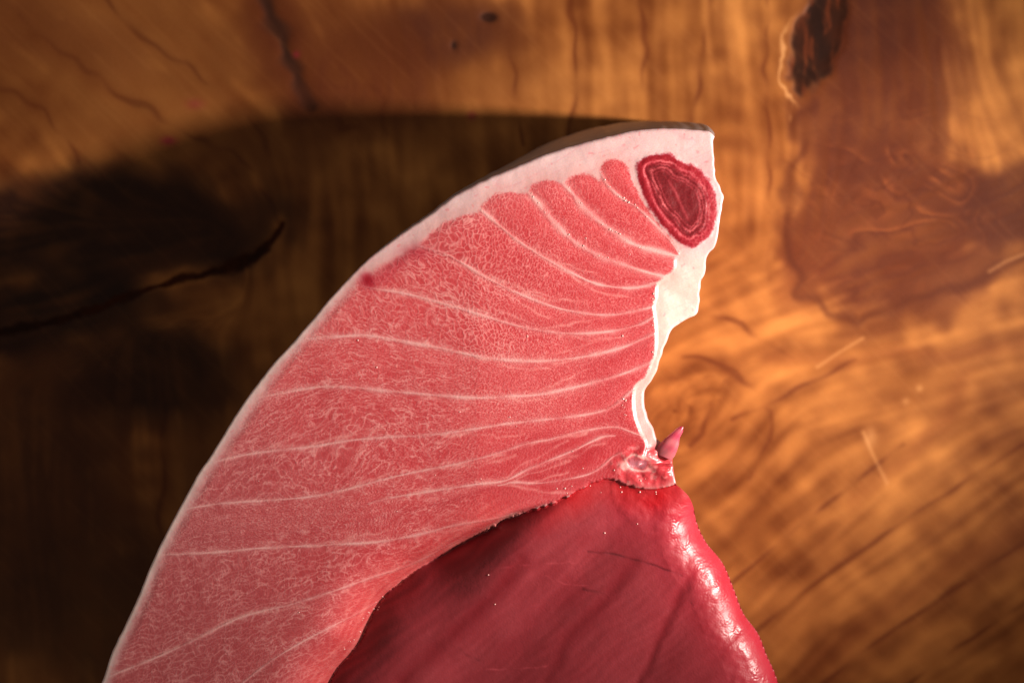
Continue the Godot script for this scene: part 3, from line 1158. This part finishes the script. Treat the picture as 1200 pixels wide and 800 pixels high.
# grain directions: [x, y, along x, along y, reach]
var grains := [[1060,660,1,-0.78,170],[1180,560,1,-0.62,120],[900,700,1,-0.9,150],[1180,430,1,-0.22,110],[1010,440,1,-0.12,90],[890,570,1,-0.85,90],[760,60,0.05,1,130],[660,80,0,1,90],[850,90,0.1,1,90],[580,60,0.14,1,90],[490,110,0.2,1,70],[150,80,1,0.85,150],[50,150,0.7,1,80],[250,140,1,0.95,90],[310,200,0.35,1,60],[20,50,1,0.8,90],[385,250,0.02,1,110],[90,640,0.04,1,220],[200,470,0.1,1,100],[60,350,1,-0.3,110],[210,320,1,-0.25,80],[1110,60,0.1,1,120],[1165,120,0.35,1,70],[1060,270,1,-0.35,90],[930,260,-0.06,1,50],[880,200,0.06,1,80],[865,350,1,-0.45,60],[1180,330,1,-0.3,70]]
var knots := [[800,478,88],[408,112,46],[1046,215,40]]
const AX0 := -240.0
const AY0 := -280.0
const ANX := 168
const ANY := 138
var turn_c := PackedFloat32Array()
var turn_s := PackedFloat32Array()

func lay_grain():
	turn_c.resize(ANX * ANY)
	turn_s.resize(ANX * ANY)
	for j in ANY:
		for i in ANX:
			var x := AX0 + i * 10.0
			var y := AY0 + j * 10.0
			var c := 0.0
			var s_ := 0.0
			for a in grains:
				var dx: float = x - a[0]
				var dy: float = y - a[1]
				var rr: float = a[4]
				var w := 1.0 / (0.03 + pow((dx * dx + dy * dy) / (rr * rr), 1.6))
				var th := 2.0 * atan2(a[3], a[2])
				c += w * cos(th)
				s_ += w * sin(th)
			var l := maxf(sqrt(c * c + s_ * s_), 1e-6)
			c /= l
			s_ /= l
			for k in knots:
				var d := Vector2(x - k[0], y - k[1])
				var w := 1.6 * bump(d.length(), k[2])
				var th := 2.0 * (d.angle() + PI * 0.5)
				c += w * cos(th)
				s_ += w * sin(th)
			var th2: float = atan2(s_, c) + 0.28 * nz.a.get_noise_2d(x * 0.008, y * 0.008) + 0.14 * nz.b.get_noise_2d(x * 0.022, y * 0.022)
			turn_c[j * ANX + i] = cos(th2)
			turn_s[j * ANX + i] = sin(th2)

func grain_at(x: float, y: float) -> Vector2:
	var u := clampf((x - AX0) * 0.1, 0.0, ANX - 1.01)
	var v := clampf((y - AY0) * 0.1, 0.0, ANY - 1.01)
	var i := int(u)
	var j := int(v)
	u -= i
	v -= j
	var k := j * ANX + i
	var c := lerpf(lerpf(turn_c[k], turn_c[k + 1], u), lerpf(turn_c[k + ANX], turn_c[k + ANX + 1], u), v)
	var s_ := lerpf(lerpf(turn_s[k], turn_s[k + 1], u), lerpf(turn_s[k + ANX], turn_s[k + ANX + 1], u), v)
	return Vector2.from_angle(0.5 * atan2(s_, c))

# dark figure and broad darker areas: [x, y, rx, ry, turn, softness, share, r, g, b]
var blots := [
	[130,70,270,150,0.2,0.6,0.45,78,40,15],[470,70,180,95,0.0,0.6,0.45,84,42,17],[1035,80,88,165,0.05,0.35,0.85,80,35,17],[1045,262,122,112,0.0,0.22,0.82,80,34,16],[1205,240,95,52,-0.15,0.35,0.8,72,30,15],[1010,20,70,70,0.0,0.5,0.55,60,24,12],
	[945,320,28,48,0.3,0.5,0.45,88,36,16],[1195,640,60,30,-0.6,0.5,0.3,110,56,28],
	[525,36,85,40,-0.1,0.5,0.80,70,32,18],[425,90,80,58,0.2,0.5,0.70,80,35,15],[400,30,70,40,0.4,0.6,0.5,84,40,16],[330,55,34,85,-0.3,0.6,0.7,70,28,12],
	[110,262,215,66,0.05,0.34,0.86,44,21,12],[30,372,170,42,-0.2,0.35,0.82,34,15,9],[215,265,90,40,0.1,0.5,0.6,46,20,9],
	[170,440,90,60,0.0,0.4,0.75,36,15,8],[40,560,120,170,0.0,0.5,0.7,52,22,12],[250,560,60,120,0.1,0.6,0.4,70,34,16],[0,20,170,40,0.3,0.6,0.55,92,46,20],[90,720,180,90,0.0,0.5,0.6,56,28,14]]

# growth lines that the eye can follow
var growth := [Stroke.new([[660,-30],[672,40],[675,90],[668,170]]), Stroke.new([[752,-30],[757,60],[748,170]]), Stroke.new([[832,-20],[824,60],[812,150]]), Stroke.new([[905,-30],[896,80],[903,200],[900,330]]), Stroke.new([[590,40],[604,90],[612,170]]),
	Stroke.new([[800,420],[845,428],[882,452],[905,480],[900,520],[878,560]]), Stroke.new([[790,440],[815,452],[832,478],[826,505],[806,525]]), Stroke.new([[1000,424],[960,442],[905,470],[860,490]]), Stroke.new([[812,372],[870,380],[930,420]]),
	Stroke.new([[20,20],[120,95],[210,150],[290,190],[330,260]]), Stroke.new([[110,-10],[220,80],[290,135],[318,180]]), Stroke.new([[-20,90],[50,130],[90,190]]), Stroke.new([[455,60],[480,90],[492,150]]), Stroke.new([[430,95],[448,120],[452,160]]), Stroke.new([[390,130],[400,150],[420,152]]),
	Stroke.new([[860,760],[960,680],[1060,610],[1200,520]]), Stroke.new([[930,830],[1030,750],[1120,690],[1240,610]]), Stroke.new([[1030,830],[1120,760],[1240,680]]), Stroke.new([[850,690],[920,630],[990,575],[1060,520]]), Stroke.new([[190,420],[192,520],[188,640]])]

func wood(x: float, y: float, out: PackedFloat32Array):
	var na: FastNoiseLite = nz.a
	var nb: FastNoiseLite = nz.b
	var nc: FastNoiseLite = nz.c
	# the grain: fibres laid along the local direction of growth
	var broad := nb.get_noise_2d(x * 0.024, y * 0.024)
	var thin := na.get_noise_2d(x * 0.058, y * 0.058)
	var g0 := grain_at(x, y)
	for way in 2:
		var p := Vector2(x, y)
		var d := g0 if way == 0 else -g0
		for k in 8:
			p += d * 8.0
			if k % 3 == 2:
				var e := grain_at(p.x, p.y)
				d = e if e.dot(d) > 0.0 else -e
				broad += 3.2 * nb.get_noise_2d(p.x * 0.024, p.y * 0.024)
			thin += na.get_noise_2d(p.x * 0.058, p.y * 0.058)
	var g1 := broad * 0.10
	var g2 := thin * 0.16
	var wx := x
	var wy := y
	var burl := bump(Vector2((x - 1050.0) / 1.1, y - 235.0).length(), 95.0)
	var cloud := nc.get_noise_2d(x * 0.005 + 20.0, y * 0.005)
	var fleck := nb.get_noise_2d(x * 0.30, y * 0.30)
	var t := clampf(0.50 + 0.46 * g1 + 0.17 * g2 + 0.45 * cloud, 0.0, 1.0)
	var r := lerpf(98.0, 182.0, t)
	var g := lerpf(49.0, 116.0, t)
	var b := lerpf(19.0, 57.0, t)
	# thin dark growth lines
	var ln := 0.0
	var bend := 5.0 * na.get_noise_2d(x * 0.02, y * 0.02)
	for q in growth:
		var e := line(x + bend, y - bend, q)
		if e < 14.0:
			ln = maxf(ln, bump(e, 2.6) + 0.35 * bump(e, 7.0))
	ln *= 0.55 + 0.8 * nb.get_noise_2d(x * 0.015 + 70.0, y * 0.015)
	ln = clampf(ln, 0.0, 1.0)
	r = lerpf(r, 84.0, ln * 0.62)
	g = lerpf(g, 36.0, ln * 0.62)
	b = lerpf(b, 14.0, ln * 0.62)
	var edge := 0.24 * nc.get_noise_2d(x * 0.007 + 2.0, y * 0.007) + 0.10 * g1 + 0.05 * g2
	for q in blots:
		var dx: float = x - q[0]
		var dy: float = y - q[1]
		if absf(dx) > 2.2 * maxf(q[2], q[3]) or absf(dy) > 2.2 * maxf(q[2], q[3]):
			continue
		var c := cos(q[4])
		var s := sin(q[4])
		var e := Vector2((dx * c + dy * s) / q[2], (dy * c - dx * s) / q[3]).length() + edge * 1.5
		var inn: float = q[6] * (1.0 - ss(1.0 - q[5], 1.0 + q[5], e))
		if inn > 0.0:
			inn *= clampf(1.0 + 0.5 * g1 + 0.25 * g2, 0.0, 1.15)
			inn = minf(inn, 1.0)
			r = lerpf(r, q[7], inn)
			g = lerpf(g, q[8], inn)
			b = lerpf(b, q[9], inn)
	# flame figure inside the burl
	if burl > 0.08:
		var phi := 0.0
		var fl := ss(0.05, 0.45, nc.get_noise_2d(wx * 0.008 + wy * 0.004 + 31.0, wy * 0.017) + 0.5 * g1) * burl * 0.12
		r = lerpf(r, 184.0, fl)
		g = lerpf(g, 104.0, fl)
		b = lerpf(b, 52.0, fl)
		var fd := bump(nc.get_noise_2d(wx * 0.009 + 11.0, wy * 0.017 + 17.0), 0.05) * burl
		r = lerpf(r, 70.0, fd * 0.5)
		g = lerpf(g, 28.0, fd * 0.5)
		b = lerpf(b, 14.0, fd * 0.5)
	if burl > 0.05:
		var swirl := nb.get_noise_2d(x * 0.0042 + 0.7 * na.get_noise_2d(x * 0.006, y * 0.007), y * 0.011 + 0.8 * na.get_noise_2d(x * 0.007 + 40.0, y * 0.007) - x * 0.003)
		var saw := fposmod(swirl * 1.7 + 0.06 * g1 + 0.1 * nc.get_noise_2d(x * 0.02, y * 0.02), 1.0)
		var fig := saw * saw * ss(1.0, 0.82, saw) * burl * ss(0.05, 0.3, burl) * ss(-0.25, 0.3, na.get_noise_2d(x * 0.011 + 14.0, y * 0.02)) * (0.7 + 0.8 * g2)
		r = lerpf(r, 172.0, clampf(fig, 0.0, 1.0) * 0.62)
		g = lerpf(g, 94.0, clampf(fig, 0.0, 1.0) * 0.62)
		b = lerpf(b, 44.0, clampf(fig, 0.0, 1.0) * 0.62)
	# dark outline of the burl
	var rimd := line(x + 14.0 * na.get_noise_2d(x * 0.02, y * 0.02), y + 10.0 * nb.get_noise_2d(x * 0.02, y * 0.02), stroke_11)
	var rim := bump(rimd, 8.0) * 0.55
	r = lerpf(r, 70.0, rim)
	g = lerpf(g, 28.0, rim)
	b = lerpf(b, 13.0, rim)
	# long darker sweep below the burl
	var sw := 0.45 * bump(line(x, y + 10.0 * na.get_noise_2d(x * 0.01, 3.0), stroke_12), 9.0)
	sw += 0.45 * bump(line(x, y + 8.0 * na.get_noise_2d(x * 0.012, 30.0), stroke_13), 10.0) + 0.40 * bump(line(x, y + 8.0 * na.get_noise_2d(x * 0.012, 60.0), stroke_14), 14.0)
	sw *= 0.6
	r = lerpf(r, 112.0, sw)
	g = lerpf(g, 54.0, sw)
	b = lerpf(b, 24.0, sw)
	# cracks, hollow and pinholes
	var hol := hollow(x, y)
	var dk := ss(0.15, 2.2, hol)
	r = lerpf(r, 34.0 + 26.0 * clampf(g1 + 0.3, 0.0, 1.0), dk)
	g = lerpf(g, 15.0 + 9.0 * clampf(g1 + 0.3, 0.0, 1.0), dk)
	b = lerpf(b, 8.0, dk)
	var po := pocket(x, y)
	var bark := ss(0.0, 0.2, po) * ss(0.05, 0.5, nc.get_noise_2d(x * 0.07 + 70.0, y * 0.018)) * 0.5
	r = lerpf(r, 112.0, bark)
	g = lerpf(g, 50.0, bark)
	b = lerpf(b, 24.0, bark)
	# painted highlight on the hollow edge, knife scratches, drops of fish blood
	var wear_highlight := bump(po + 0.10, 0.045) * ss(960.0, 940.0, x + (y - 40.0) * 0.22) * ss(0.0, 60.0, y)
	wear_highlight += 0.55 * bump(line(x, y, stroke_15), 2.2) + 0.5 * bump(line(x, y, stroke_16), 2.0) + 0.6 * bump(Vector2(x - 1021.0, (y - 512.0) * 0.6).length(), 7.0) + 0.6 * bump(Vector2(x - 1078.0, y - 455.0).length(), 4.0) + 0.5 * bump(Vector2(x - 1062.0, y - 470.0).length(), 4.0) + 0.5 * bump(line(x, y, stroke_17), 2.5)
	wear_highlight += 0.05 * ss(0.45, 0.7, nb.get_noise_2d((x + y) * 0.004 + 5.0, (x - y) * 0.10))
	r = lerpf(r, 208.0, wear_highlight * 0.7)
	g = lerpf(g, 150.0, wear_highlight * 0.7)
	b = lerpf(b, 96.0, wear_highlight * 0.7)
	var stain := 0.7 * bump(Vector2((x - 197.0) * 0.6, y - 165.0).length(), 5.0) + 0.35 * bump(Vector2((x - 228.0) * 0.6, y - 122.0).length(), 6.0) + 0.5 * bump(Vector2(x - 553.0, y - 136.0).length(), 5.0) + 0.6 * bump(Vector2(x - 347.0, y - 64.0).length(), 4.0)
	r = lerpf(r, 122.0, stain)
	g = lerpf(g, 26.0, stain)
	b = lerpf(b, 44.0, stain)
	out[0] = r + 3.0 * fleck
	out[1] = g + 2.0 * fleck
	out[2] = b + 2.0 * fleck
	out[3] = clampf(0.5 + 0.14 * g2 + 0.06 * fleck - 0.1 * ln, 0.0, 1.0)
	out[4] = clampf(0.46 + 0.10 * cloud + 0.05 * g2 + 0.5 * dk, 0.0, 1.0)

const BX0 := -200.0
const BY0 := -240.0
const BSC := 0.64
const BPX := 1024
const BPY := 832
const BXW := 1600.0
const BYW := 1300.0

func build_board():
	var chunks := 32
	var rows := BPY / 32
	var cols := []
	var hts := []
	cols.resize(chunks)
	hts.resize(chunks)
	spread(chunks, func(n: int):
		var c := PackedByteArray()
		var h := PackedByteArray()
		c.resize(rows * BPX * 3)
		h.resize(rows * BPX * 3)
		var o := PackedFloat32Array([0, 0, 0, 0, 0])
		var k := 0
		for j in range(n * rows, n * rows + rows):
			for i in BPX:
				var x := BX0 + (i + 0.5) / BSC
				var y := BY0 + (j + 0.5) / BSC
				var aside := x < -25.0 or y < -25.0 or x > 1225.0 or y > 825.0
				if not (aside and i % 4 > 0) and fld(fields.out, 600.0 + (x - 600.0) * BW / S, 400.0 + (y - 400.0) * BW / S) < 28.0:
					wood(x, y, o)
				c[k] = clampi(int(o[0] + 0.5), 0, 255)
				c[k + 1] = clampi(int(o[1] + 0.5), 0, 255)
				c[k + 2] = clampi(int(o[2] + 0.5), 0, 255)
				h[k] = int(o[3] * 255.0)
				h[k + 1] = int(o[4] * 255.0)
				k += 3
		cols[n] = c
		hts[n] = h)
	var ca := PackedByteArray()
	var ha := PackedByteArray()
	for n in chunks:
		ca.append_array(cols[n])
		ha.append_array(hts[n])
	var m := StandardMaterial3D.new()
	m.resource_name = "burl_wood"
	m.albedo_texture = ImageTexture.create_from_image(Image.create_from_data(BPX, BPY, false, Image.FORMAT_RGB8, ca))
	var ht := ImageTexture.create_from_image(Image.create_from_data(BPX, BPY, false, Image.FORMAT_RGB8, ha))
	m.roughness = 1.0
	m.roughness_texture = ht
	m.roughness_texture_channel = BaseMaterial3D.TEXTURE_CHANNEL_GREEN
	m.heightmap_enabled = true
	m.heightmap_texture = ht
	m.heightmap_scale = 0.03
	m.metallic_specular = 0.25
	m.texture_repeat = false
	var root := Node3D.new()
	root.name = "wooden_board"
	add_child(root)
	root.set_meta("label", "polished orange brown burl wood board with dark knots and cracks under the tuna")
	root.set_meta("category", "board")
	var step := 4.0
	var nx := int(BXW / step)
	var ny := int(BYW / step)
	var w := nx + 1
	var pos := PackedVector3Array()
	pos.resize(w * (ny + 1))
	var uv := PackedVector2Array()
	uv.resize(w * (ny + 1))
	var deep := []
	deep.resize(ny + 1)
	spread(ny + 1, func(j: int):
		var r := PackedFloat32Array()
		r.resize(w)
		for i in w:
			r[i] = hollow(BX0 + i * step, BY0 + j * step)
		deep[j] = r)
	for j in ny + 1:
		for i in w:
			var rim := 3.0 * (1.0 if i == 0 or j == 0 or i == nx or j == ny else 0.0)
			pos[j * w + i] = Vector3((BX0 + i * step - 600.0) * BW, -(deep[j][i] + rim) * BW, (BY0 + j * step - 400.0) * BW)
			uv[j * w + i] = Vector2(i / float(nx), j / float(ny))
	var nor := PackedVector3Array()
	nor.resize(pos.size())
	var quads := {"top": PackedInt32Array(), "bark_pocket": PackedInt32Array(), "crack/0": PackedInt32Array(), "crack/1": PackedInt32Array()}
	for j in ny:
		for i in nx:
			var k := j * w + i
			var n := (pos[k + w] - pos[k + 1]).cross(pos[k + w + 1] - pos[k])
			for q in [k, k + 1, k + w, k + w + 1]:
				nor[q] += n
			var key := "top"
			if deep[j][i] > 0.8 or deep[j + 1][i + 1] > 0.8:
				var x := BX0 + i * step
				var y := BY0 + j * step
				key = "bark_pocket" if x > 850.0 else ("crack/0" if y < 160.0 and x < 420.0 else ("crack/1" if x < 420.0 else "top"))
			quads[key].append(k)
	var stamp := PackedInt32Array()
	stamp.resize(pos.size())
	var place := PackedInt32Array()
	place.resize(pos.size())
	var id := 0
	for key in quads:
		id += 1
		var v := PackedVector3Array()
		var nn := PackedVector3Array()
		var uu := PackedVector2Array()
		var ix := PackedInt32Array()
		for k in quads[key]:
			for q in [k, k + 1, k + w, k + w + 1]:
				if stamp[q] != id:
					stamp[q] = id
					place[q] = v.size()
					v.append(pos[q])
					nn.append(nor[q].normalized())
					uu.append(uv[q])
			ix.append_array([place[k], place[k + 1], place[k + w], place[k + 1], place[k + w + 1], place[k + w]])
		var a := []
		a.resize(Mesh.ARRAY_MAX)
		a[Mesh.ARRAY_VERTEX] = v
		a[Mesh.ARRAY_NORMAL] = nn
		a[Mesh.ARRAY_TEX_UV] = uu
		a[Mesh.ARRAY_INDEX] = ix
		var mesh := ArrayMesh.new()
		mesh.add_surface_from_arrays(Mesh.PRIMITIVE_TRIANGLES, a)
		child(key.get_slice("/", 0), mesh, m, root)
	var plain := StandardMaterial3D.new()
	plain.resource_name = "board_edge"
	plain.albedo_color = Color8(120, 66, 32)
	plain.roughness = 0.6
	var bs := BoxMesh.new()
	bs.size = Vector3(BXW * BW - 0.002, 0.034, BYW * BW - 0.002)
	var body := child("board_body", bs, plain, root)
	body.position = Vector3((BX0 + BXW * 0.5 - 600.0) * BW, -0.0075 - 0.017, (BY0 + BYW * 0.5 - 400.0) * BW)
